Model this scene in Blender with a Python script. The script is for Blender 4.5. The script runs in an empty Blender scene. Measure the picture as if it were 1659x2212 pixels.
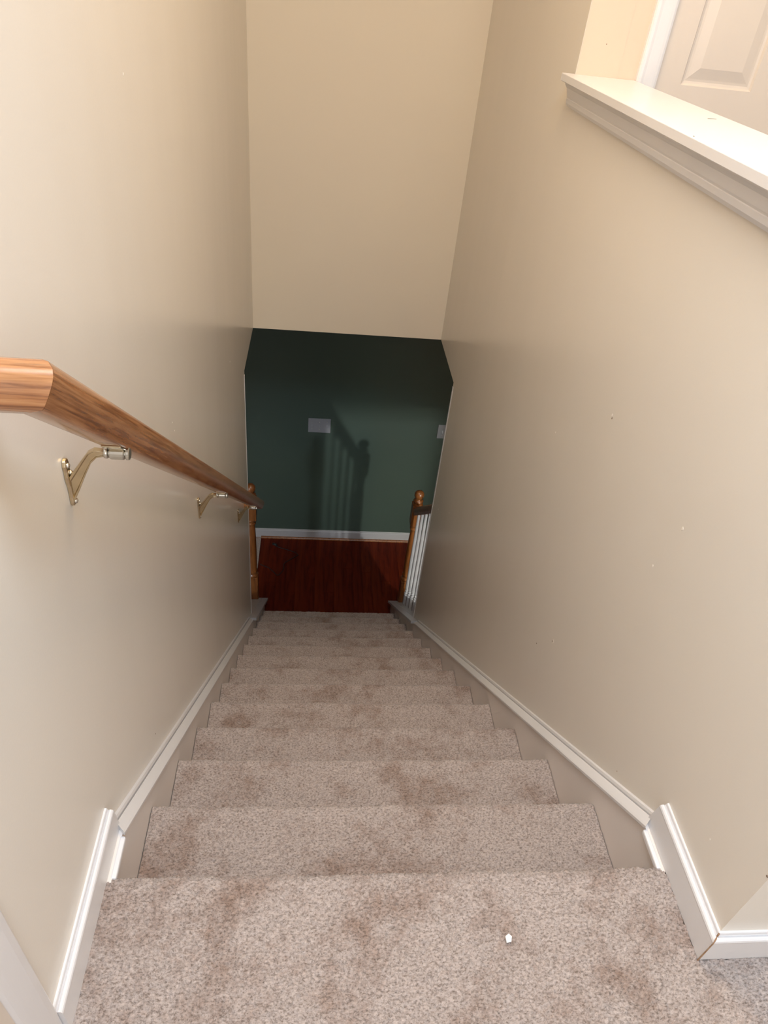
import bpy, bmesh, math, random
import numpy as np
from mathutils import Vector, Matrix

random.seed(7)
rng = np.random.default_rng(11)
S = bpy.context.scene
COL = S.collection

# ------------------------------------------------------------------ camera
CAM = Vector((0.3182, -0.5637, 1.2208))
RIGHT = Vector((0.99362417, -0.06174936, 0.09432935))
UP = Vector((-0.03597564, 0.61928299, 0.78434325))
FWD = Vector((0.10684925, 0.78273597, -0.61311307))
cd = bpy.data.cameras.new('camera')
cd.sensor_fit = 'HORIZONTAL'
cd.sensor_width = 36.0
cd.lens = 1518.7 / 1659.0 * 36.0
cd.clip_start = 0.01
cam = bpy.data.objects.new('camera', cd)
COL.objects.link(cam)
cam.matrix_world = Matrix(((RIGHT.x, UP.x, -FWD.x, CAM.x),
                           (RIGHT.y, UP.y, -FWD.y, CAM.y),
                           (RIGHT.z, UP.z, -FWD.z, CAM.z),
                           (0, 0, 0, 1)))
S.camera = cam

# ------------------------------------------------------------------ world, lights, exposure
w = bpy.data.worlds.new('world')
S.world = w
w.use_nodes = True
w.node_tree.nodes['Background'].inputs[0].default_value = (0.8, 0.85, 1, 1)
w.node_tree.nodes['Background'].inputs[1].default_value = 0.0

def area(name, loc, target, size, power, color, size_y=None):
    l = bpy.data.lights.new(name, 'AREA')
    l.energy = power
    l.color = color
    l.size = size
    if size_y:
        l.shape = 'RECTANGLE'
        l.size_y = size_y
    o = bpy.data.objects.new(name, l)
    COL.objects.link(o)
    o.location = loc
    o.rotation_euler = (Vector(target) - Vector(loc)).to_track_quat('-Z', 'Y').to_euler()
    return o

POWER = {'hall': 4.0, 'landing': 38.0, 'day': 23.0, 'stair': 20.5, 'lamp': 310.0, 'low': 120.0}
area('hall_ceiling_light', (1.75, 0.35, 2.46), (1.75, 0.35, 0), 0.35, POWER['hall'], (1.0, 0.97, 0.95))
area('landing_ceiling_light', (0.5, -0.42, 2.46), (0.5, -0.42, 0), 0.6, POWER['landing'], (0.70, 0.84, 1.0))
area('window_daylight', (0.9, -2.3, 1.5), (0.5, 0, 1.0), 1.0, POWER['day'], (0.92, 0.96, 1.0), 1.2)
area('stair_fill_light', (0.5, 0.9, 2.46), (0.5, 0.9, 0), 0.5, POWER['stair'], (1.0, 0.72, 0.40))  # fill light added to brighten the end wall, no fitting known here

def bulb(name, loc, power, color, size):
    l = bpy.data.lights.new(name, 'POINT')
    l.energy = power
    l.color = color
    l.shadow_soft_size = size
    o = bpy.data.objects.new(name, l)
    COL.objects.link(o)
    o.location = loc
# lamps in the lower rooms, known only by their light on the green wall
bulb('lower_room_lamp', (2.38, -0.5, -0.76), POWER['lamp'], (0.95, 1.0, 0.95), 0.06)
bulb('lower_left_lamp', (-1.8, -0.5, -0.76), POWER['low'], (0.80, 0.90, 1.0), 0.16)

S.view_settings.view_transform = 'Standard'
S.view_settings.look = 'None'
S.view_settings.gamma = 1.0
S.view_settings.use_curve_mapping = False
S.view_settings.exposure = 0.15

# ------------------------------------------------------------------ dimensions
R = 0.19          # riser
G = 0.2286        # going
M = R / G
W = 0.9847        # stair width
YH = 2.9038       # header wall face
ZH = -0.3208      # lower ceiling
YE = 2.4254       # where the stair walls stop
YG = 4.0022       # green wall
ZF = -14 * R      # lower floor
ZC = 2.48         # upper ceiling
HB = 0.078
WT = 0.115        # wall thickness
YR = -0.1397      # near end of the right wall
YJ = 1.60         # far end of the pony opening
ZL = 1.035        # ledge top

# ------------------------------------------------------------------ materials
def new_mat(name):
    m = bpy.data.materials.new(name)
    m.use_nodes = True
    nt = m.node_tree
    return m, nt, nt.nodes['Principled BSDF']

def N(nt, t, **kw):
    n = nt.nodes.new(t)
    for k, v in kw.items():
        if k in n.inputs.keys():
            n.inputs[k].default_value = v
        else:
            setattr(n, k, v)
    return n

def ramp(nt, stops):
    r = nt.nodes.new('ShaderNodeValToRGB')
    e = r.color_ramp.elements
    while len(e) < len(stops):
        e.new(0.5)
    for i, (p, c) in enumerate(stops):
        e[i].position = p
        e[i].color = (*c, 1)
    return r

def coords(nt, scale=(1, 1, 1), kind='Object'):
    tc = nt.nodes.new('ShaderNodeTexCoord')
    mp = nt.nodes.new('ShaderNodeMapping')
    mp.inputs['Scale'].default_value = scale
    nt.links.new(tc.outputs[kind], mp.inputs[0])
    return mp.outputs[0]

def bump(nt, height, bsdf, strength, dist):
    b = nt.nodes.new('ShaderNodeBump')
    b.inputs['Strength'].default_value = strength
    b.inputs['Distance'].default_value = dist
    nt.links.new(height, b.inputs['Height'])
    nt.links.new(b.outputs[0], bsdf.inputs['Normal'])

def paint(name, c1, c2, rough, coat=0.0, bumpiness=0.15, nscale=1.3, spec=0.5, wavy=0.0):
    m, nt, b = new_mat(name)
    v = coords(nt)
    n = N(nt, 'ShaderNodeTexNoise', Scale=nscale, Detail=2.0)
    nt.links.new(v, n.inputs['Vector'])
    r = ramp(nt, [(0.35, c1), (0.65, c2)])
    nt.links.new(n.outputs[0], r.inputs[0])
    nt.links.new(r.outputs[0], b.inputs['Base Color'])
    b.inputs['Roughness'].default_value = rough
    b.inputs['Coat Weight'].default_value = coat
    b.inputs['Coat Roughness'].default_value = 0.25
    b.inputs['Specular IOR Level'].default_value = spec
    n2 = N(nt, 'ShaderNodeTexNoise', Scale=260.0, Detail=3.0)
    nt.links.new(v, n2.inputs['Vector'])
    bump(nt, n2.outputs[0], b, bumpiness, 0.0006)
    if wavy:
        n3 = N(nt, 'ShaderNodeTexNoise', Scale=3.0, Detail=2.0)
        nt.links.new(coords(nt, (1, 1.0, 0.35)), n3.inputs['Vector'])
        b3 = nt.nodes.new('ShaderNodeBump')
        b3.inputs['Strength'].default_value = 1.0
        b3.inputs['Distance'].default_value = wavy
        nt.links.new(n3.outputs[0], b3.inputs['Height'])
        bb = [x for x in nt.nodes if x.type == 'BUMP' and x != b3][0]
        nt.links.new(b3.outputs[0], bb.inputs['Normal'])
    return m

MW = paint('cream_wall_paint', (0.755, 0.70, 0.625), (0.775, 0.715, 0.63), 0.25, wavy=0.003)
MWF = paint('cream_end_wall_light_tinted', (0.77, 0.665, 0.525), (0.79, 0.685, 0.535), 0.5)  # part of the stair light's warmth and brightness is put into this colour
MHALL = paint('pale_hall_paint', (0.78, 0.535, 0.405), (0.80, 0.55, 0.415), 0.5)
MCEIL = paint('ceiling_paint', (0.78, 0.76, 0.72), (0.80, 0.78, 0.74), 0.8)
MGREEN = paint('dark_green_wall_paint', (0.050, 0.074, 0.060), (0.056, 0.082, 0.066), 0.5, nscale=0.8)
MTRIM = paint('white_trim_paint', (0.72, 0.70, 0.70), (0.75, 0.73, 0.73), 0.28, nscale=3)
MTRIM2 = paint('dimmed_trim_paint', (0.40, 0.39, 0.41), (0.43, 0.42, 0.44), 0.4, nscale=3)  # white trim with the lower floor's dimness put into its colour
MSKIRT = paint('skirt_paint', (0.76, 0.69, 0.64), (0.78, 0.71, 0.66), 0.35, nscale=3)
MDOOR = paint('door_paint', (0.65, 0.565, 0.49), (0.67, 0.585, 0.50), 0.35, nscale=2)
MPLASTIC = paint('switch_plastic', (0.26, 0.26, 0.285), (0.28, 0.28, 0.305), 0.35, bumpiness=0.0)
MPLATE = paint('plate_plastic', (0.50, 0.50, 0.53), (0.52, 0.52, 0.55), 0.3, bumpiness=0.0)
MLOW = paint('lower_room_paint', (0.50, 0.46, 0.38), (0.52, 0.48, 0.40), 0.6)

def wood(name, dark, mid, light, axis_scale, rough=0.35, kind='Object', coat=0.3):
    m, nt, b = new_mat(name)
    v = coords(nt, axis_scale, kind)
    n = N(nt, 'ShaderNodeTexNoise', Scale=1.0, Detail=6.0, Roughness=0.6, Distortion=0.4)
    nt.links.new(v, n.inputs['Vector'])
    r = ramp(nt, [(0.34, dark), (0.46, mid), (0.62, light)])
    nt.links.new(n.outputs[0], r.inputs[0])
    nt.links.new(r.outputs[0], b.inputs['Base Color'])
    b.inputs['Roughness'].default_value = rough
    b.inputs['Coat Weight'].default_value = coat
    b.inputs['Specular IOR Level'].default_value = 0.5 if coat else 0.15
    b.inputs['Coat Roughness'].default_value = 0.2
    bump(nt, n.outputs[0], b, 0.15, 0.0008)
    return m

MOAK = wood('oak_rail_wood', (0.17, 0.055, 0.016), (0.31, 0.122, 0.042), (0.44, 0.200, 0.080), (230, 230, 9), 0.22, coat=0.6)
MOAKS = wood('oak_post_wood', (0.10, 0.030, 0.007), (0.19, 0.062, 0.014), (0.25, 0.088, 0.023), (90, 90, 6), 0.35)
MCHERRY = wood('red_plank_wood', (0.060, 0.005, 0.0015), (0.080, 0.008, 0.002), (0.105, 0.012, 0.003), (40, 3, 40), 0.6, coat=0.0)
MCHERRY2 = wood('red_plank_wood_lighter', (0.070, 0.007, 0.002), (0.095, 0.011, 0.003), (0.125, 0.017, 0.004), (40, 3, 40), 0.6, coat=0.0)

def carpet_mat(name, base, dark, stain):
    m, nt, b = new_mat(name)
    v = coords(nt)
    vf = coords(nt, (0.62, 1, 1))
    n = N(nt, 'ShaderNodeTexNoise', Scale=290.0, Detail=5.0, Roughness=0.7)
    nt.links.new(vf, n.inputs['Vector'])
    r = ramp(nt, [(0.36, dark), (0.50, base), (0.66, tuple(min(1, c * 1.32) for c in base))])
    nt.links.new(n.outputs[0], r.inputs[0])
    # worn and stained patches
    n2 = N(nt, 'ShaderNodeTexNoise', Scale=6.5, Detail=12.0, Roughness=0.76)
    nt.links.new(v, n2.inputs['Vector'])
    r2 = ramp(nt, [(0.49, (0, 0, 0)), (0.66, (1, 1, 1))])
    nt.links.new(n2.outputs[0], r2.inputs[0])
    mx = nt.nodes.new('ShaderNodeMix')
    mx.data_type = 'RGBA'
    mx.blend_type = 'MULTIPLY'
    mx.inputs[7].default_value = (*stain, 1)
    nt.links.new(r2.outputs[0], mx.inputs[0])
    nt.links.new(r.outputs[0], mx.inputs[6])
    nt.links.new(mx.outputs[2], b.inputs['Base Color'])
    b.inputs['Roughness'].default_value = 0.95
    b.inputs['Specular IOR Level'].default_value = 0.1
    b.inputs['Sheen Weight'].default_value = 0.25
    b.inputs['Sheen Roughness'].default_value = 0.6
    bump(nt, n.outputs[0], b, 0.7, 0.003)
    return m

MCARPET = carpet_mat('beige_pile_carpet', (0.420, 0.345, 0.308), (0.20, 0.15, 0.122), (0.64, 0.53, 0.46))

def metal(name, c, rough):
    m, nt, b = new_mat(name)
    v = coords(nt)
    n = N(nt, 'ShaderNodeTexNoise', Scale=60.0, Detail=2.0)
    nt.links.new(v, n.inputs['Vector'])
    r = ramp(nt, [(0.3, tuple(x * 0.85 for x in c)), (0.7, c)])
    nt.links.new(n.outputs[0], r.inputs[0])
    nt.links.new(r.outputs[0], b.inputs['Base Color'])
    b.inputs['Metallic'].default_value = 1.0
    b.inputs['Roughness'].default_value = rough
    return m

MBRASS = metal('aged_brass', (0.62, 0.52, 0.36), 0.22)
MSTEEL = metal('dull_nickel', (0.62, 0.60, 0.55), 0.28)
MBLACK = paint('black_rubber', (0.008, 0.008, 0.01), (0.012, 0.012, 0.014), 0.5)
MSPOT = paint('dark_hole', (0.16, 0.11, 0.07), (0.22, 0.15, 0.10), 0.8)
MSPACK = paint('pale_filler', (0.80, 0.74, 0.66), (0.82, 0.76, 0.68), 0.8)
MCAULK = paint('bare_wood_gap', (0.30, 0.17, 0.09), (0.42, 0.28, 0.17), 0.8, nscale=90)
MPAPER = paint('white_paper', (0.85, 0.84, 0.82), (0.88, 0.87, 0.85), 0.7)

# ------------------------------------------------------------------ helpers
def link(name, me, mat, parent=None, smooth=False):
    me.materials.append(mat)
    if smooth:
        me.polygons.foreach_set('use_smooth', [True] * len(me.polygons))
    o = bpy.data.objects.new(name, me)
    COL.objects.link(o)
    o.parent = parent
    return o

def obj(name, bm, mat, parent=None, smooth=False, bevel=0):
    bmesh.ops.recalc_face_normals(bm, faces=bm.faces)
    me = bpy.data.meshes.new(name)
    bm.to_mesh(me)
    bm.free()
    o = link(name, me, mat, parent, smooth)
    if bevel:
        md = o.modifiers.new('bevel', 'BEVEL')
        md.width = bevel
        md.segments = 2
        md.limit_method = 'ANGLE'
    return o

def thing(name, label, cat, loc=(0, 0, 0), group=None):
    o = bpy.data.objects.new(name, None)
    o.empty_display_size = 0.05
    COL.objects.link(o)
    o.location = loc
    o['label'] = label
    o['category'] = cat
    if group:
        o['group'] = group
    return o

def tag(o, label, cat, group=None):
    o['label'] = label
    o['category'] = cat
    if group:
        o['group'] = group
    return o

def struct(o, label=None, cat=None):
    o['kind'] = 'structure'
    if label:
        o['label'] = label
    if cat:
        o['category'] = cat
    return o

def box(bm, a, b):
    x0, y0, z0 = a
    x1, y1, z1 = b
    v = [bm.verts.new(p) for p in ((x0, y0, z0), (x1, y0, z0), (x1, y1, z0), (x0, y1, z0),
                                   (x0, y0, z1), (x1, y0, z1), (x1, y1, z1), (x0, y1, z1))]
    for f in ((0, 3, 2, 1), (4, 5, 6, 7), (0, 1, 5, 4), (1, 2, 6, 5), (2, 3, 7, 6), (3, 0, 4, 7)):
        bm.faces.new([v[i] for i in f])

def boxes(*bs):
    bm = bmesh.new()
    for a, b in bs:
        box(bm, a, b)
    return bm

def loft(bm, rings, cap=True):
    """rings: lists of points, all the same length, closed loops."""
    vr = [[bm.verts.new(p) for p in r] for r in rings]
    n = len(vr[0])
    for a, b in zip(vr, vr[1:]):
        for i in range(n):
            bm.faces.new((a[i], a[(i + 1) % n], b[(i + 1) % n], b[i]))
    if cap:
        bm.faces.new(vr[0][::-1])
        bm.faces.new(vr[-1])

def prism_x(bm, poly, x0, x1):
    """poly of (y, z) extruded in x."""
    loft(bm, [[(x0, y, z) for y, z in poly], [(x1, y, z) for y, z in poly]])

def lathe(bm, prof, seg=20, center=(0, 0)):
    """prof: (r, z) from bottom to top"""
    rings = []
    for r, z in prof:
        r = max(r, 0.0004)
        rings.append([(center[0] + r * math.cos(2 * math.pi * i / seg),
                       center[1] + r * math.sin(2 * math.pi * i / seg), z) for i in range(seg)])
    loft(bm, rings)

def tube(bm, pts, radii, seg=10):
    pts = [Vector(p) for p in pts]
    if not isinstance(radii, (list, tuple)):
        radii = [radii] * len(pts)
    rings = []
    ref = Vector((0, 0, 1))
    for i, p in enumerate(pts):
        t = (pts[min(i + 1, len(pts) - 1)] - pts[max(i - 1, 0)]).normalized()
        if abs(t.dot(ref)) > 0.95:
            ref = Vector((0, 1, 0))
        a = t.cross(ref).normalized()
        b = a.cross(t).normalized()
        r = radii[i]
        ra, rb = (r if isinstance(r, (list, tuple)) else (r, r))
        rings.append([p + a * ra * math.cos(2 * math.pi * k / seg) + b * rb * math.sin(2 * math.pi * k / seg)
                      for k in range(seg)])
    loft(bm, rings)

# ------------------------------------------------------------------ the shell
# left wall (upper part all along; below the lower ceiling only up to YE)
bm = bmesh.new()
poly = [(-2.4, -0.02), (-0.02, -0.02), (-0.02, ZF), (YE, ZF), (YE, ZH), (YH, ZH), (YH + 0.12, ZH), (YH + 0.12, ZC), (-2.4, ZC)]
prism_x(bm, poly, -WT, 0.0)
wl = struct(obj('wall_left', bm, MW), 'cream semi-gloss stair wall carrying the wooden handrail')

# right wall: low beside the hall (under the ledge), full height past YJ
bm = bmesh.new()
poly = [(YR, 0.0), (0.0, 0.0), (0.0, ZF), (YE, ZF), (YE, ZH), (YH + 0.12, ZH), (YH + 0.12, ZC), (YJ, ZC), (YJ, ZL - 0.018), (YR, ZL - 0.018)]
prism_x(bm, poly, W, W + WT)
wr = struct(obj('wall_right', bm, MW), 'cream stair wall with the white ledge on its low part')

# header / end wall of the stairwell
struct(obj('wall_end', boxes(((0.0, YH, ZH), (W, YH + 0.12, ZC))), MWF), 'tall cream end wall hanging above the dark green wall')
# green wall
struct(obj('wall_far', boxes(((-2.6, YG, ZF - 0.1), (3.4, YG + 0.12, ZH))), MGREEN), 'dark green wall at the foot of the stairs')
# hall end wall (jamb strip, door wall)
struct(obj('wall_hall', boxes(((W + WT, YJ, -0.02), (1.205, YJ + 0.1, ZC)), ((1.205, YJ, 2.04), (1.97, YJ + 0.1, ZC)), ((1.97, YJ, -0.02), (2.4, YJ + 0.1, ZC))), MHALL),
       'pale cream wall beside the white panel door above the ledge')
bmj = boxes(((W + 0.001, YJ - 0.0012, ZL - 0.01), (W + WT + 0.001, YJ, ZC)))
jf = struct(obj('trim_1', bmj, MHALL), 'pale cream end of the wall above the ledge')
struct(obj('wall_hall_side', boxes(((2.3, -2.4, -0.02), (2.4, YJ, ZC))), MW))
struct(obj('wall_rear', boxes(((-WT, -2.5, -0.02), (2.4, -2.4, ZC))), MW))
# ceilings
struct(obj('ceiling', boxes(((-WT, -2.5, ZC), (2.4, YH + 0.12, ZC + 0.1))), MCEIL))
struct(obj('ceiling_lower', boxes(((-2.6, YH + 0.12, ZH), (3.4, YG, ZH + 0.1)),
                                  ((-2.6, -1.0, ZH), (-WT, YH + 0.12, ZH + 0.1)),
                                  ((W + WT, -1.0, ZH), (3.4, YH + 0.12, ZH + 0.1)),
                                  ((-WT, -1.0, ZH), (W + WT, -0.03, ZH + 0.1))), MCEIL))
# lower rooms
struct(obj('wall_lower_left', boxes(((-2.7, -1.0, ZF), (-2.6, YG, ZH))), MLOW))
struct(obj('wall_lower_right', boxes(((3.4, -1.0, ZF), (3.5, YG, ZH))), MLOW))
struct(obj('wall_lower_rear', boxes(((-2.7, -1.1, ZF), (3.5, -1.0, ZH))), MLOW))
# unseen partition, added so its opening cuts the right lamp's light to a patch
ZO = -0.98
struct(obj('wall_lower_light_mask', boxes(((W + WT, 1.0, ZF), (1.45, 1.08, ZH)), ((2.02, 1.0, ZF), (3.4, 1.08, ZH)), ((1.45, 1.0, ZO), (2.02, 1.08, ZH))), MLOW))

struct(obj('wall_lower_light_mask_left', boxes(((-0.6, 1.0, ZF), (-WT, 1.08, ZH)), ((-2.6, 1.0, ZF), (-1.6, 1.08, ZH)), ((-1.6, 1.0, ZO), (-0.6, 1.08, ZH))), MLOW))  # unseen, added to cut off the top of the left lamp's light

# ------------------------------------------------------------------ lower floor with planks
fl = struct(obj('floor', boxes(((-2.6, -1.0, ZF - 0.1), (3.4, YG, ZF - 0.012))), MCHERRY), 'dark red-brown plank floor at the foot of the stairs')
PW = 0.0755
x = -0.065
ci = 0
base = bmesh.new()
box(base, (0, 0, 0), (PW - 0.0008, 1, 0.012))
bmesh.ops.recalc_face_normals(base, faces=base.faces)
plank_me = bpy.data.meshes.new('plank')
base.to_mesh(plank_me)
base.free()
plank_me2 = plank_me.copy()
plank_me.materials.append(MCHERRY)
plank_me2.materials.append(MCHERRY2)
while x < 2.4:
    y = 2.5 if x > 1.0 or x < 0 else 2.98
    cut = [y] + ([3.22 + 0.6 * random.random()] if ci % 2 else []) + [YG]
    for a, b in zip(cut, cut[1:]):
        p = bpy.data.objects.new('plank', random.choice((plank_me, plank_me2)))
        COL.objects.link(p)
        p.parent = fl
        p.location = (x, a, ZF - 0.012 + random.uniform(-0.0003, 0.0003))
        p.scale = (1, b - a - 0.0008, 1)
    x += PW
    ci += 1
carp2 = struct(obj('floor_side', boxes(((-2.6, -1.0, ZF - 0.012), (-0.068, YG, ZF + 0.004))), MCARPET), 'beige carpet left of the red plank floor')

# ------------------------------------------------------------------ profiles swept
BB = [(0, 0), (0.0128, 0), (0.0128, 0.062), (0.0132, 0.0655), (0.0122, 0.0690), (0.0100, 0.0712), (0.0078, 0.0716), (0.0062, 0.0705),
      (0.0052, 0.0690), (0.0042, 0.0715), (0.0038, 0.0765), (0.0030, HB), (0, HB)]

def baseboard_y(name, side, y0, y1, z0, label=None, x_wall=None, slant=0.0, mitre0=False, mat=MTRIM):
    """profile along y on the left (side=1) or right (side=-1) wall"""
    xw = x_wall if x_wall is not None else (0.0 if side == 1 else W)
    ra = [(xw + side * px, y0 - (px if mitre0 else 0), z0 + pz) for px, pz in BB]
    rb = [(xw + side * px, y1 + slant * (HB - pz) / HB, z0 + pz) for px, pz in BB]
    bm = bmesh.new()
    loft(bm, [ra, rb])
    return struct(obj(name, bm, mat), label)

baseboard_y('baseboard_left', 1, -0.213, 0.073, 0.0, 'white baseboard on the left wall of the landing', slant=0.012)
baseboard_y('baseboard_right', -1, YR, 0.073, 0.0, 'white baseboard on the right wall ending at the first step', mitre0=True, slant=0.012)
# baseboard on the near end of the right wall, facing the camera
bm = bmesh.new()
loft(bm, [[(W - px, YR - px, pz) for px, pz in BB], [(W + WT + px, YR - px, pz) for px, pz in BB]])
struct(obj('baseboard_right_end', bm, MTRIM), 'white baseboard across the end of the right wall')
# opened joint at the mitre
bm = bmesh.new()
js = []
for px, pz in BB[1:12]:
    js.append(Vector((W - px - 0.0004, YR - px - 0.0004, pz)))
tube(bm, js, [0.0008 + 0.0006 * random.random() for _ in js], 6)
struct(obj('trim_joint', bm, MCAULK), 'opened mitre joint showing bare wood')
# far baseboard (wall faces -y)
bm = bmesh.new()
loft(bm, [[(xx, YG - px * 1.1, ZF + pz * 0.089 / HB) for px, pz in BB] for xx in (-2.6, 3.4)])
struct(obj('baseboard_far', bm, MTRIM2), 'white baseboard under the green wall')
bm = bmesh.new()
q = [(0.0, 0.0), (0.016, 0), (0.0145, 0.007), (0.010, 0.0125), (0.0, 0.016)]
loft(bm, [[(xx, YG - 0.014 - px, ZF + pz) for px, pz in q] for xx in (-0.068, 2.4)])
struct(obj('trim_2', bm, MOAKS), 'thin oak shoe moulding along the far baseboard')

# ------------------------------------------------------------------ carpet
def noise2(nx, ny, scale):
    """smooth value noise on a grid, feature size in cells"""
    gx, gy = int(nx / scale) + 3, int(ny / scale) + 3
    g = rng.random((gy, gx))
    xs = np.arange(nx) / scale
    ys = np.arange(ny) / scale
    x0 = xs.astype(int)
    y0 = ys.astype(int)
    fx = xs - x0
    fy = ys - y0
    fx = fx * fx * (3 - 2 * fx)
    fy = (fy * fy * (3 - 2 * fy))[:, None]
    a = g[y0][:, x0] * (1 - fx) + g[y0][:, x0 + 1] * fx
    b = g[y0 + 1][:, x0] * (1 - fx) + g[y0 + 1][:, x0 + 1] * fx
    return a * (1 - fy) + b * fy - 0.5

def grid_mesh(name, P, drop=None):
    ny, nx = P.shape[:2]
    me = bpy.data.meshes.new(name)
    me.vertices.add(nx * ny)
    me.vertices.foreach_set('co', P.reshape(-1).astype(np.float32))
    idx = np.arange(nx * ny).reshape(ny, nx)
    quads = np.stack([idx[:-1, :-1], idx[:-1, 1:], idx[1:, 1:], idx[1:, :-1]], -1).reshape(-1, 4)
    if drop is not None:
        c = P.reshape(-1, 3)[quads].mean(1)
        quads = quads[~drop(c[:, 0], c[:, 1])]
    n = len(quads)
    me.loops.add(n * 4)
    me.loops.foreach_set('vertex_index', quads.reshape(-1).astype(np.int32))
    me.polygons.add(n)
    me.polygons.foreach_set('loop_start', np.arange(0, n * 4, 4, dtype=np.int32))
    me.update(calc_edges=True)
    me.validate()
    return me

def carpet_sheet(name, prof, x0, x1, cell, amp, parent=None, drop=None):
    """prof: list of (y, z) running from back/top to front/bottom; pile displaced along the normal"""
    pr = np.array(prof, float)
    seg = np.sqrt(((pr[1:] - pr[:-1]) ** 2).sum(1))
    s = np.concatenate([[0], np.cumsum(seg)])
    ns = max(8, int(s[-1] / cell))
    t = np.linspace(0, s[-1], ns)
    yy = np.interp(t, s, pr[:, 0])
    zz = np.interp(t, s, pr[:, 1])
    dy = np.gradient(yy)
    dz = np.gradient(zz)
    L = np.sqrt(dy ** 2 + dz ** 2) + 1e-9
    nyv, nzv = -dz / L, dy / L
    nx = max(8, int((x1 - x0) / cell))
    xs = np.linspace(x0, x1, nx)
    h = amp * (1.0 * noise2(nx, ns, 1.0) + 0.55 * noise2(nx, ns, 2.0) + 0.2 * noise2(nx, ns, 6)) \
        + 0.0035 * noise2(nx, ns, 0.07 / cell) + 0.003 * noise2(nx, ns, 0.2 / cell)
    P = np.zeros((ns, nx, 3))
    P[:, :, 0] = xs[None, :] + (rng.random((ns, nx)) - 0.5) * cell * 0.5
    P[:, 0, 0] = x0
    P[:, -1, 0] = x1
    P[:, :, 1] = yy[:, None] + nyv[:, None] * h
    P[:, :, 2] = zz[:, None] + nzv[:, None] * h
    me = grid_mesh(name, P, drop)
    return link(name, me, MCARPET, parent, smooth=True)

def nose(y, z, r=0.016, ymin=None, zmin=None):
    """tread back -> rounded nosing -> under-lip -> riser"""
    pts = [(ymin, z)]
    cy, cz = y - r, z - r
    for i in range(0, 9):
        a = math.radians(90 - i * 22)
        pts.append((cy + r * math.cos(a), cz + r * math.sin(a)))
    pts.append((y - 0.022, z - 2 * r - 0.006))
    pts.append((y - 0.024, zmin))
    return pts

# landing: one mesh pile sheet near the camera, plain sheet further away
land = struct(obj('floor_landing', boxes(((0.0, -2.4, -0.03), (2.3, -0.034, -0.008)), ((W + WT, -0.034, -0.03), (2.3, YJ, -0.004))), MCARPET),
              'beige carpeted landing at the top of the stairs')
carpet_sheet('carpet', nose(0.0, 0.0, 0.018, ymin=-0.62, zmin=-R - 0.004), 0.002, 1.30, 0.0026, 0.0050, land,
             drop=lambda x, y: (x > W - 0.0125) & (y > YR - 0.0122))
carpet_sheet('carpet', [(-2.4, -0.001), (-0.62, -0.001)], 0.001, 2.3, 0.02, 0.002, land)

# ------------------------------------------------------------------ staircase
stair = struct(bpy.data.objects.new('staircase', None), 'beige carpeted staircase running down between cream walls', 'staircase')
COL.objects.link(stair)
del stair['kind']
SK = 0.0195       # skirt face
SC = 0.0209       # carpet edge
for k in range(1, 14):
    y = k * G
    cell = 0.0028 if k <= 3 else (0.0036 if k <= 6 else 0.006)
    amp = 0.0048 if k <= 3 else (0.004 if k <= 6 else 0.003)
    zmin = -(k + 1) * R - 0.002
    sh = carpet_sheet('step', nose(y, -k * R, 0.016, ymin=y - G - 0.026, zmin=zmin), SC, W - SC, cell, amp, stair)

# solid wooden body under the carpet, added to block light from below
bm = bmesh.new()
poly = [(-0.03, ZF), (-0.03, -0.012)]
for k in range(0, 14):
    y = k * G - 0.034
    poly += [(y, -k * R - 0.012), (y, -(k + 1) * R - 0.012)]
poly = [(-0.036, ZF)] + poly[2:-1] + [(13 * G - 0.034, ZF)]
prism_x(bm, poly, 0.0200, W - 0.0200)
obj('stair_light_block', bm, MOAKS, stair)

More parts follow.
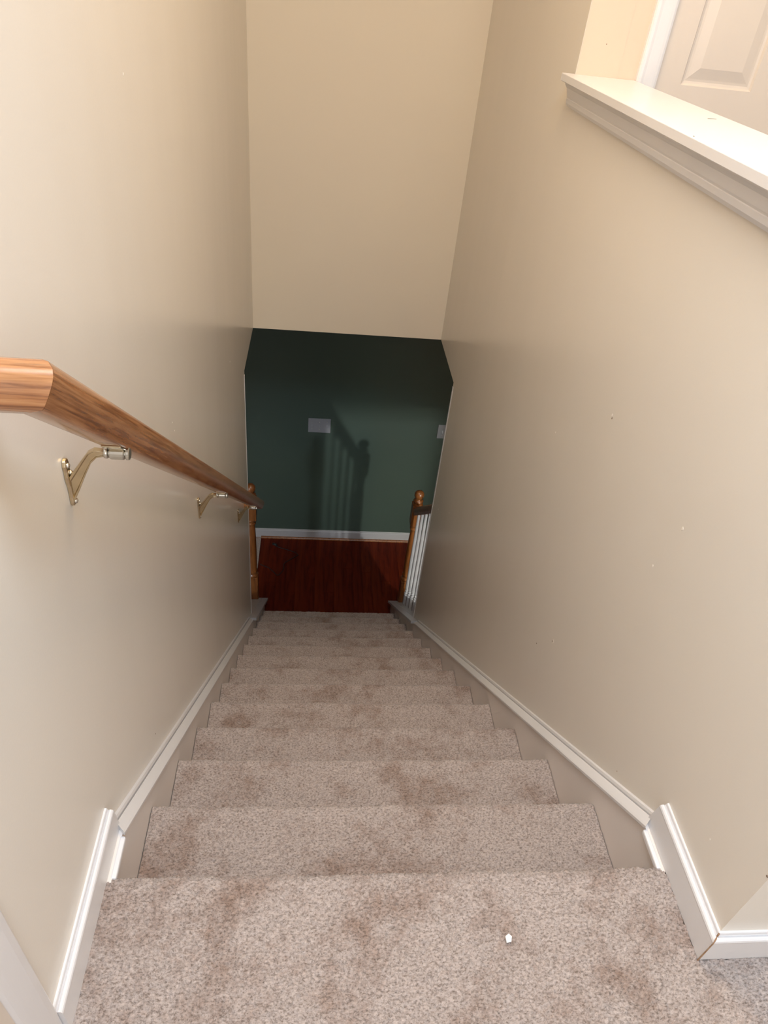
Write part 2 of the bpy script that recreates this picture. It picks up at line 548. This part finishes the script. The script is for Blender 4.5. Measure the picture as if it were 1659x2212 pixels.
for side in (1, -1):
    xw = 0.0 if side == 1 else W
    X = lambda v: xw + side * v
    # flat skirt board
    y1 = YE + 0.02
    poly = [(-0.012, -0.022), (-0.012, -0.001), (0.083, -0.001), (0.083, 0.058 - M * 0.083), (3.175, 0.058 - M * 3.175),
            (3.175, ZF), (2.8, ZF), (-0.012, -0.28)]
    bm = bmesh.new()
    prism_x(bm, poly, X(0.0005), X(SK))
    sk = obj('skirt_board', bm, MSKIRT, stair)
    # sloping moulded cap
    prof = [(0.0, 0.052), (0.0, 0.0925), (0.0045, 0.0905), (0.0062, 0.0840), (0.0064, 0.0740), (0.0084, 0.0745), (0.0088, 0.0815),
            (0.0115, 0.0805), (0.0235, 0.0705), (0.0262, 0.0670), (0.0258, 0.0600), (0.0230, 0.0560), (SK - 0.001, 0.0545), (SK - 0.001, 0.052)]
    rings = []
    ya, yb = 0.0900, 2.264
    for yy in (ya, yb):
        ring = []
        for px, po in prof:
            yk = yy - px if yy == ya else yy
            ring.append((X(px), yk, po - M * yk))
        rings.append(ring)
    bm = bmesh.new()
    loft(bm, rings)
    obj('skirt_cap', bm, MTRIM, stair)
    # short strip under the end of the landing baseboard
    bm = boxes(((min(X(0.016), X(0.0258)), -0.006, -0.0130), (max(X(0.016), X(0.0258)), 0.066, 0.0)))
    obj('trim_strip', bm, MTRIM, stair, bevel=0.003)
    # curb (continuation of the stair wall) and its cap board
    yc = 3.165
    bm = bmesh.new()
    o_ = 0.0598
    prism_x(bm, [(YE, ZF), (yc, ZF), (yc, o_ - M * yc), (YE, o_ - M * YE)], X(0.0002), X(-WT))
    cb = struct(obj('wall_curb_left' if side == 1 else 'wall_curb_right', bm, MSKIRT), 'low sloping curb wall beside the bottom steps, ' + ('left' if side == 1 else 'right'))
    bm = bmesh.new()
    y0 = 2.265
    yt = 3.185
    a, b = 0.060, 0.082
    n = (0.045)
    # L-shaped in plan: overhang strip along the wall end, full width beyond it
    prism_x(bm, [(y0, a - M * y0), (yt, a - M * yt), (yt, b - M * yt), (y0, b - M * y0)], X(0.0004), X(0.044))
    prism_x(bm, [(YE, a - M * YE), (yt, a - M * yt), (yt, b - M * yt), (YE, b - M * YE)], X(-WT - 0.02), X(0.0004))
    obj('curb_cap', bm, MPLATE, cb, bevel=0.002)

# thin pale corner bead down each wall end
for nm, xa, xb in (('trim_3', 0.0, 0.0015), ('trim_4', W - 0.0015, W)):
    struct(obj(nm, boxes(((xa, YE - 0.014, 0.09 - M * YE), (xb, YE + 0.0015, ZH - 0.02))), MTRIM), 'thin pale corner strip on the %s wall end' % ('left' if nm == 'trim_3' else 'right'))

# ------------------------------------------------------------------ newel posts, balusters
def newel(parent, x, y):
    """parts origin at the curb cap; total height about 1.06"""
    zb = 0.082 - M * y
    hw = 0.0375
    bm = bmesh.new()
    low = zb - M * 0.0375
    v = []
    # square base cut to the slope
    prof = [(y - hw, 0.082 - M * (y - hw)), (y + hw, 0.082 - M * (y + hw)), (y + hw, zb + 0.235), (y - hw, zb + 0.235)]
    prism_x(bm, prof, x - hw, x + hw)
    base_ = obj('base_block', bm, MOAKS, parent, bevel=0.003)
    bm = bmesh.new()
    box(bm, (x - hw + 0.002, y - hw + 0.002, zb + 0.755), (x + hw - 0.002, y + hw - 0.002, zb + 0.925))
    obj('upper_block', bm, MOAKS, parent, bevel=0.004)
    bm = bmesh.new()
    lathe(bm, [(0.030, zb + 0.233), (0.037, zb + 0.240), (0.037, zb + 0.250), (0.028, zb + 0.258), (0.025, zb + 0.266), (0.034, zb + 0.278),
               (0.035, zb + 0.288), (0.029, zb + 0.300), (0.031, zb + 0.36), (0.031, zb + 0.45), (0.0275, zb + 0.60), (0.0235, zb + 0.690),
               (0.023, zb + 0.705), (0.030, zb + 0.714), (0.030, zb + 0.722), (0.023, zb + 0.730), (0.030, zb + 0.742), (0.034, zb + 0.757)], 24, (x, y))
    obj('shaft', bm, MOAKS, parent, smooth=True)
    bm = bmesh.new()
    prof = [(0.033, zb + 0.923), (0.033, zb + 0.930), (0.026, zb + 0.937), (0.031, zb + 0.946), (0.034, zb + 0.955), (0.026, zb + 0.963), (0.019, zb + 0.970)]
    for i in range(1, 12):
        a = math.radians(-60 + i * 150 / 11)
        prof.append((0.0325 * math.cos(a), zb + 1.002 + 0.034 * math.sin(a)))
    lathe(bm, prof, 24, (x, y))
    obj('finial', bm, MOAKS, parent, smooth=True)

bal = thing('balustrade', 'oak newel post with white balusters and short rail, right of the bottom steps', 'balustrade', (1.042, 3.13, 0.082 - M * 3.13))
NX, NY = 1.043, 3.13
inv = Matrix.Translation(-Vector(bal.location))

def reparent_offset(root):
    for c in root.children:
        c.matrix_parent_inverse = inv_of(root)

def inv_of(root):
    return Matrix.Translation(-Vector(root.location))

newel(bal, NX, NY)
bm0 = None
for i, yb in enumerate((3.022, 2.91, 2.80, 2.69, 2.58, 2.475)):
    zb = 0.0805 - M * yb
    hs = 0.0155
    bm = bmesh.new()
    prism_x(bm, [(yb - hs, zb + M * hs), (yb + hs, zb - M * hs), (yb + hs, zb + 0.110), (yb - hs, zb + 0.110)], 1.04 - hs, 1.04 + hs)
    lathe(bm, [(0.011, zb + 0.108), (0.016, zb + 0.113), (0.016, zb + 0.118), (0.0105, zb + 0.123), (0.0095, zb + 0.128), (0.0145, zb + 0.135), (0.0150, zb + 0.141),
               (0.0115, zb + 0.148), (0.0145, zb + 0.165), (0.0148, zb + 0.21), (0.0135, zb + 0.45), (0.0105, zb + 0.72), (0.0098, zb + 0.855)], 14, (1.04, yb))
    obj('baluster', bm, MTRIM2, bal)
# sloping rail from the newel up to the wall end
bm = bmesh.new()
prof = [(-0.021, 0.0), (0.021, 0.0), (0.026, 0.016), (0.029, 0.032), (0.027, 0.044), (0.018, 0.054), (0, 0.058), (-0.018, 0.054), (-0.027, 0.044), (-0.029, 0.032), (-0.026, 0.016)]
rings = []
for yy in (YE + 0.002, NY - 0.035):
    rings.append([(1.04 + px, yy, 0.905 + po * 1.3 - M * yy) for px, po in prof])
loft(bm, rings)
obj('rail', bm, MOAKS, bal)
for c in bal.children:
    c.matrix_parent_inverse = inv_of(bal)

nl = thing('newel_post', 'oak newel post half hidden behind the left wall at the bottom', 'newel post', (-0.058, 3.13, 0.082 - M * 3.13))
newel(nl, -0.058, 3.13)
for c in nl.children:
    c.matrix_parent_inverse = inv_of(nl)

# ------------------------------------------------------------------ wall handrail
hr = thing('wall_handrail', 'long oak handrail on brass brackets along the left wall', 'handrail', (0.0, 0.03, 0.9))
th = math.atan(M)
sl = Vector((0, math.cos(th), -math.sin(th)))     # down the slope
nn = Vector((0, math.sin(th), math.cos(th)))      # normal of the plane of the rail
RX = 0.0715
off_mid = 0.9020
def on_slope(xx, yy, off):
    return Vector((xx, yy, off - M * yy))
cross = [(-0.0125, -0.0188), (0.0125, -0.0188), (0.0155, -0.0165), (0.0200, -0.0080), (0.0240, 0.0020), (0.0252, 0.0090), (0.0235, 0.0165), (0.0175, 0.0235), (0.0090, 0.0272),
         (0, 0.0283), (-0.0090, 0.0272), (-0.0175, 0.0235), (-0.0235, 0.0165), (-0.0252, 0.0090), (-0.0240, 0.0020), (-0.0200, -0.0080), (-0.0155, -0.0165)]
ystart, yend = 0.012, 2.24
rings = []
# path: wall -> corner -> corner -> wall, mitred; outward side is +x on the run, uphill (-sl) on the top return
A = on_slope(RX, ystart, off_mid)
B = on_slope(RX, yend, off_mid)
ex = Vector((1, 0, 0))
def ring(c, u):
    return [c + u * px + nn * pz for px, pz in cross]
A0 = Vector((0.0, A.y, A.z))
B0 = Vector((0.0, B.y, B.z))
bm = bmesh.new()
rings = [ring(A + (ex - sl) * 0.0 , ex - sl), ring(B, ex + sl)]
loft(bm, rings)
run = obj('rail', bm, MOAK, hr, smooth=False)
bm = bmesh.new()
loft(bm, [ring(A0, -sl), ring(A - ex * 0.0003, ex - sl)])
ret1 = obj('rail_return', bm, MOAK, hr)
bm = bmesh.new()
loft(bm, [ring(B0, sl), ring(B - ex * 0.0003, ex + sl)])
ret2 = obj('rail_return', bm, MOAK, hr)

def to_local_frame(o, axis_dir):
    """re-express mesh so that local z runs along the grain"""
    z = axis_dir.normalized()
    xk = nn if abs(z.dot(nn)) < 0.9 else ex
    y = z.cross(xk).normalized()
    xk = y.cross(z).normalized()
    m = Matrix(((xk.x, y.x, z.x), (xk.y, y.y, z.y), (xk.z, y.z, z.z))).to_4x4()
    o.data.transform(m.inverted())
    o.matrix_local = m
to_local_frame(run, sl)
to_local_frame(ret1, ex)
to_local_frame(ret2, ex)
for o in (run, ret1, ret2):
    for p in o.data.polygons:
        p.use_smooth = len(p.vertices) == 4
    md = o.modifiers.new('edge', 'EDGE_SPLIT')
    md.split_angle = math.radians(40)

def bracket(y):
    e = bpy.data.objects.new('bracket', None)
    COL.objects.link(e)
    e.parent = hr
    z0 = 0.83 - M * y
    # wall plate: two lobes above, one foot below
    bm = bmesh.new()
    zt, zbm = z0 + 0.028, z0 - 0.047
    pts = []
    outline = [(-0.0, zt), (0.0055, zt - 0.002), (0.008, zt - 0.009), (0.0065, zt - 0.018), (0.008, zt - 0.026), (0.007, zt - 0.034), (0.005, zt - 0.042),
               (0.0055, zbm + 0.014), (0.0065, zbm + 0.006), (0.004, zbm + 0.001), (0, zbm)]
    full = outline + [(-a, b) for a, b in outline[-2:0:-1]]
    loft(bm, [[(0.0003, y + a, b) for a, b in full], [(0.0042, y + a * 0.92, b) for a, b in full], [(0.0055, y + a * 0.7, z0 + (b - z0) * 0.96) for a, b in full]])
    obj('wall_plate', bm, MBRASS, e, smooth=False, bevel=0.0008)
    # screws
    for (dy, zz) in ((-0.002, zt - 0.0095), (0.003, zt - 0.024), (0, zbm + 0.007)):
        bm = bmesh.new()
        bmesh.ops.create_uvsphere(bm, u_segments=12, v_segments=8, radius=0.0038)
        bmesh.ops.scale(bm, vec=(0.75, 1, 1), verts=bm.verts)
        bmesh.ops.translate(bm, vec=(0.0062, y + dy, zz), verts=bm.verts)
        obj('screw', bm, MSTEEL, e, smooth=True)
    # arm: webbed casting rising from the plate to the saddle
    zr = 0.8785 - M * y          # underside of the rail
    xs = RX
    bm = bmesh.new()
    top = [(0.004, z0 - 0.001), (0.014, z0 + 0.013), (0.025, z0 + 0.0285), (0.034, z0 + 0.0405), (0.042, z0 + 0.0450), (0.057, z0 + 0.0435)]
    bot = [(0.005, z0 - 0.040), (0.014, z0 - 0.022), (0.026, z0 + 0.004), (0.036, z0 + 0.024), (0.045, z0 + 0.0340), (0.057, z0 + 0.0365)]
    rings = []
    for (xa, za), (xb, zb_) in zip(top, bot):
        wy = 0.0036 if xa < 0.04 else 0.0045
        wi = wy * 0.45
        h = (za - zb_)
        rings.append([(xa, y - wy, za), (xa, y + wy, za), (xa, y + wy, za - h * 0.16), (xa + (xb - xa) * 0.25, y + wi, za - h * 0.22),
                      (xb, y + wi, zb_ + h * 0.22), (xb, y + wy, zb_ + h * 0.14), (xb, y + wy, zb_), (xb, y - wy, zb_),
                      (xb, y - wy, zb_ + h * 0.14), (xb, y - wi, zb_ + h * 0.22), (xa + (xb - xa) * 0.25, y - wi, za - h * 0.22), (xa, y - wy, za - h * 0.16)])
    loft(bm, rings)
    obj('arm', bm, MBRASS, e, smooth=False, bevel=0.0007)
    # collar where the arm meets the saddle
    bm = bmesh.new()
    tube(bm, [(0.0540, y, zr - 0.0085), (0.0555, y, zr - 0.0085), (0.0585, y, zr - 0.0085), (0.060, y, zr - 0.0085)], [0.0055, 0.0075, 0.0075, 0.006], 14)
    obj('collar', bm, MSTEEL, e, smooth=True)
    # saddle strap: barrel with a flat clip against the rail
    bm = bmesh.new()
    tube(bm, [(0.0615, y, zr - 0.0085), (0.063, y, zr - 0.0085), (0.079, y, zr - 0.0085), (0.0805, y, zr - 0.0085)], [0.0070, 0.0085, 0.0085, 0.0070], 16)
    tube(bm, [(0.0820, y, zr - 0.0085), (0.0826, y, zr - 0.0085), (0.0858, y, zr - 0.0085), (0.0866, y, zr - 0.0085)], [0.0072, 0.0085, 0.0085, 0.0070], 16)
    tube(bm, [(0.055, y, zr - 0.0085), (0.085, y, zr - 0.0085)], 0.0045, 10)
    obj('saddle', bm, MSTEEL, e, smooth=False)
    bm = bmesh.new()
    c = Vector((RX, y, off_mid - M * y)) - nn * 0.0190
    rr = []
    for a, b in ((-1, -1), (1, -1), (1, 1), (-1, 1)):
        rr.append(c + ex * 0.0120 * a + sl * 0.015 * b)
    loft(bm, [[p + nn * 0.0002 for p in rr], [p - nn * 0.0025 for p in rr]])
    obj('clip', bm, MBRASS, e, bevel=0.0008)
    return e

for y in (0.214, 1.072, 1.966):
    bracket(y)
def fix_children(root, inv_m):
    for c in root.children:
        if c.type == 'EMPTY':
            c.matrix_parent_inverse = inv_m
        else:
            c.matrix_parent_inverse = inv_m
fix_children(hr, inv_of(hr))

# ------------------------------------------------------------------ white ledge on the low wall
ledge = thing('ledge', 'white painted ledge board capping the low right wall', 'ledge', (W, 0.7, ZL))
bm = boxes(((W - 0.035, YR - 0.03, ZL - 0.018), (W + WT + 0.05, YJ - 0.0015, ZL)), ((W - 0.035, YJ - 0.0015, ZL - 0.018), (W - 0.0003, YJ + 0.006, ZL)))
lb = obj('ledge_board', bm, MTRIM, ledge, bevel=0.0015)
AP = [(0.0, -0.018), (0.026, -0.018), (0.026, -0.022), (0.022, -0.028), (0.019, -0.031), (0.0175, -0.036), (0.0135, -0.050), (0.0115, -0.0545), (0.0125, -0.056), (0.0120, -0.066), (0.0085, -0.0735), (0.0, -0.0745)]
bm = bmesh.new()
loft(bm, [[(W - px, YR - px * 0.5, ZL + pz) for px, pz in AP], [(W - px, YJ - 0.012, ZL + pz) for px, pz in AP]])
obj('apron_moulding', bm, MTRIM, ledge)
for c in ledge.children:
    c.matrix_parent_inverse = inv_of(ledge)

for sx, sy, ang, ln in ((1.101, 1.001, 0.3, 0.011), (0.9585, 0.76, 1.2, 0.006)):
    bm = bmesh.new()
    c_, s_ = math.cos(ang), math.sin(ang)
    pts_ = [(sx + c_ * a_ - s_ * b_, sy + s_ * a_ + c_ * b_) for a_, b_ in ((-ln, -0.0007), (ln, -0.0004), (ln, 0.0004), (-ln, 0.0009))]
    loft(bm, [[(px, py, ZL + 0.0001) for px, py in pts_], [(px, py, ZL + 0.0005) for px, py in pts_]])
    obj('scratch', bm, MSPOT, ledge).matrix_parent_inverse = inv_of(ledge)

# ------------------------------------------------------------------ panel door in the hall
dr = struct(bpy.data.objects.new('door_1', None), 'white raised-panel door seen above the ledge')
COL.objects.link(dr)
DX0, DX1, DY = 1.208, 1.965, YJ
bm = boxes(((DX0, DY + 0.010, 0.0), (DX1, DY + 0.040, 2.03)))
# stiles and rails around sunk, raised panels
def panel(bm, x0, x1, z0, z1, yf):
    """field frame sunk with bevel and a raised middle; yf is the door face"""
    L = [(0.0, 0.0), (0.004, 0.006), (0.010, 0.0075), (0.016, 0.0068), (0.042, 0.0005)]
    rings = [[(x0 + i, yf + d, z0 + i), (x1 - i, yf + d, z0 + i), (x1 - i, yf + d, z1 - i), (x0 + i, yf + d, z1 - i)] for i, d in L]
    vr = [[bm.verts.new(p) for p in r] for r in rings]
    for a, b in zip(vr, vr[1:]):
        for i in range(4):
            bm.faces.new((a[i], a[(i + 1) % 4], b[(i + 1) % 4], b[i]))
    bm.faces.new(vr[-1])
leaf = obj('door_leaf', bm, MDOOR, dr)
cols = [(DX0, 1.281), (1.484, 1.689), (1.892, DX1)]
fr = bmesh.new()
rowz = [0.0, 0.22, 0.88, 1.036, 1.60, 1.74, 1.92, 2.03]
for a, b in cols:
    box(fr, (a, DY + 0.002, 0), (b, DY + 0.0102, 2.03))
for c0, c1 in ((1.281, 1.484), (1.689, 1.892)):
    for a, b in ((0.0, 0.22), (0.88, 1.036), (1.60, 1.74), (1.92, 2.03)):
        box(fr, (c0, DY + 0.002, a), (c1, DY + 0.0102, b))
obj('door_frame_face', fr, MDOOR, dr)
for c0, c1 in ((1.281, 1.484), (1.689, 1.892)):
    for a, b in ((0.22, 0.88), (1.036, 1.60), (1.74, 1.92)):
        pb = bmesh.new()
        panel(pb, c0, c1, a, b, DY + 0.002)
        obj('door_panel', pb, MDOOR, dr)
# door casing
CP = [(0, 0), (0, -0.008), (0.006, -0.011), (0.014, -0.0125), (0.040, -0.0150), (0.047, -0.017), (0.055, -0.017), (0.058, -0.012), (0.058, 0)]
bm = bmesh.new()
loft(bm, [[(1.2085 - px, DY + py, zz) for px, py in CP] for zz in (0.0, 2.09)])
loft(bm, [[(1.9645 + px, DY + py, zz) for px, py in CP] for zz in (0.0, 2.09)])
loft(bm, [[(xx, DY + py, 2.032 + px) for px, py in CP] for xx in (1.2085, 1.9645)])
struct(obj('trim_5', bm, MTRIM), 'white casing around the panel door')

# ------------------------------------------------------------------ left door casing near the camera
bm = bmesh.new()
CP2 = [(0, 0), (0, 0.006), (0.004, 0.0085), (0.014, 0.009), (0.040, 0.0075), (0.050, 0.0065), (0.057, 0.005), (0.057, 0)]
loft(bm, [[(px2, -0.213 - q2, zz) for q2, px2 in CP2] for zz in (0.0, 2.1)])
struct(obj('trim_6', bm, MTRIM), 'white door casing on the left wall beside the landing')
struct(obj('door_2', boxes(((0.0, -1.05, 0.0), (0.006, -0.2705, 2.04))), MDOOR), 'white door on the left wall of the landing')

# ------------------------------------------------------------------ switch plates on the green wall
def plate(name, label, x0, x1, z0, z1, gangs):
    cx, cz = (x0 + x1) / 2, (z0 + z1) / 2
    t = thing(name, label, 'switch plate', (cx, YG, cz), None)
    bm = boxes(((x0 - cx, -0.006, z0 - cz), (x1 - cx, -0.0002, z1 - cz)))
    obj('plate', bm, MPLASTIC, t, bevel=0.002)
    for i in range(gangs):
        gx = (x1 - x0) * ((i + 0.5) / gangs - 0.5)
        bm = bmesh.new()
        prism_x(bm, [(-0.006, 0.010), (-0.006, -0.012), (-0.010, -0.014), (-0.014, -0.011), (-0.013, -0.006)], gx - 0.0045, gx + 0.0045)
        obj('toggle', bm, MPLASTIC, t)
        for sz in (-1, 1):
            bm = bmesh.new()
            bmesh.ops.create_uvsphere(bm, u_segments=10, v_segments=6, radius=0.003)
            bmesh.ops.translate(bm, vec=(gx, -0.006, sz * 0.030), verts=bm.verts)
            obj('screw', bm, MSTEEL, t, smooth=True)
    return t
plate('switch_plate', 'wide three-gang switch plate at the middle of the green wall', 0.294, 0.461, -1.612, -1.491, 3)
plate('switch_plate', 'narrow switch plate cut off by the right wall end', 1.277, 1.352, -1.613, -1.493, 1)

# ------------------------------------------------------------------ small things
# black cable on the plank floor
pts = [(0.049, 3.889), (0.07, 3.87), (0.13, 3.845), (0.21, 3.81), (0.245, 3.775), (0.229, 3.755), (0.18, 3.71), (0.14, 3.666), (0.137, 3.60), (0.11, 3.54), (0.088, 3.529),
       (0.06, 3.565), (0.02, 3.61), (-0.02, 3.63), (-0.05, 3.65)]
cu = []
for i in range(len(pts) - 1):
    p0, p1, p2, p3 = (Vector(pts[max(i - 1, 0)]), Vector(pts[i]), Vector(pts[i + 1]), Vector(pts[min(i + 2, len(pts) - 1)]))
    for s_ in range(5):
        t = s_ / 5
        cu.append(0.5 * ((2 * p1) + (p2 - p0) * t + (2 * p0 - 5 * p1 + 4 * p2 - p3) * t * t + (3 * p1 - p0 - 3 * p2 + p3) * t ** 3))
cu.append(Vector(pts[-1]))
cab = thing('cable', 'thin black cable lying in a loop on the red plank floor', 'cable', (0.05, 3.75, ZF))
bm = bmesh.new()
tube(bm, [(p.x - 0.05, p.y - 3.75, 0.0032) for p in cu], 0.003, 7)
obj('cord', bm, MBLACK, cab, smooth=True)
bm = bmesh.new()
tube(bm, [(-0.018, 0.147, 0.0105), (-0.012, 0.145, 0.0105), (0.010, 0.135, 0.0105), (0.022, 0.128, 0.006)], [(0.007, 0.007), (0.013, 0.010), (0.012, 0.010), (0.004, 0.004)], 12)
obj('plug', bm, MBLACK, cab, smooth=True)

# paper scrap on the landing
bm = bmesh.new()
vs = [(-0.004, -0.006, 0), (0.003, -0.005, 0.001), (0.005, 0.002, 0.003), (0.001, 0.007, 0.001), (-0.005, 0.003, 0.002)]
loft(bm, [[Vector(v) for v in vs], [Vector(v) + Vector((0.0005, 0, 0.0018)) for v in vs]])
o = obj('paper_scrap', bm, MPAPER)
o.location = (0.6636, -0.1145, 0.003)
tag(o, 'tiny white paper scrap lying on the beige landing carpet', 'paper scrap')

# nail holes and filler dabs on the walls
def dab(parent, c, r, mat, axis, name, stretch=1.0):
    bm = bmesh.new()
    n_ = 9
    ring_ = []
    for i in range(n_):
        a = 2 * math.pi * i / n_
        rr = r * random.uniform(0.75, 1.2)
        u_, v_ = rr * math.cos(a), rr * stretch * math.sin(a)
        ring_.append((u_, v_))
    if axis == 'x':
        s_ = 1 if c[0] < 0.5 else -1
        rings_ = [[(c[0] + s_ * d, c[1] + u_ * k, c[2] + v_ * k) for u_, v_ in ring_] for d, k in ((0.0001, 1), (0.0006, 0.7))]
    else:
        rings_ = [[(c[0] + u_ * k, c[1] - d, c[2] + v_ * k) for u_, v_ in ring_] for d, k in ((0.0001, 1), (0.0006, 0.7))]
    loft(bm, rings_)
    return obj(name, bm, mat, parent)

for y, z, r_, m_, nm in ((0.764, 0.470, 0.0022, MSPOT, 'nail_hole'), (0.768, 0.476, 0.003, MSPACK, 'filler_dab'), (0.6775, -0.173, 0.0024, MSPOT, 'nail_hole'),
                         (0.672, -0.168, 0.005, MSPACK, 'filler_dab'), (0.76, -0.276, 0.002, MSPOT, 'nail_hole'), (0.370, 0.476, 0.0036, MSPACK, 'filler_dab'),
                         (1.054, 0.253, 0.0022, MSPACK, 'filler_dab'), (0.405, 0.353, 0.0026, MSPACK, 'filler_dab'), (-0.0326, 0.1553, 0.0014, MSPACK, 'filler_dab'),
                         (-0.1358, 0.2533, 0.002, MSPOT, 'nail_hole'), (0.228, -0.0706 + 0.0, 0.0012, MSPOT, 'nail_hole'), (2.2695, -0.967, 0.004, MSPACK, 'filler_dab'), (2.038, -0.8086, 0.004, MSPACK, 'filler_dab')):
    dab(wr, (W, y, z), r_, m_, 'x', nm, 1.2)
for y, z, r_, m_, nm in ((0.770, 1.042, 0.0022, MSPACK, 'filler_dab'), (0.858, 0.346, 0.0016, MSPACK, 'filler_dab'), (0.873, 0.315, 0.0016, MSPACK, 'filler_dab'),
                         (0.381, -0.165, 0.0014, MSPOT, 'nail_hole'), (1.93, -0.03, 0.003, MSPACK, 'filler_dab')):
    dab(wl, (0.0, y, z), r_, m_, 'x', nm, 1.3)
dab(jf, (1.0495, YJ - 0.0012, 1.108), 0.0014, MSPOT, 'y', 'nail_hole')
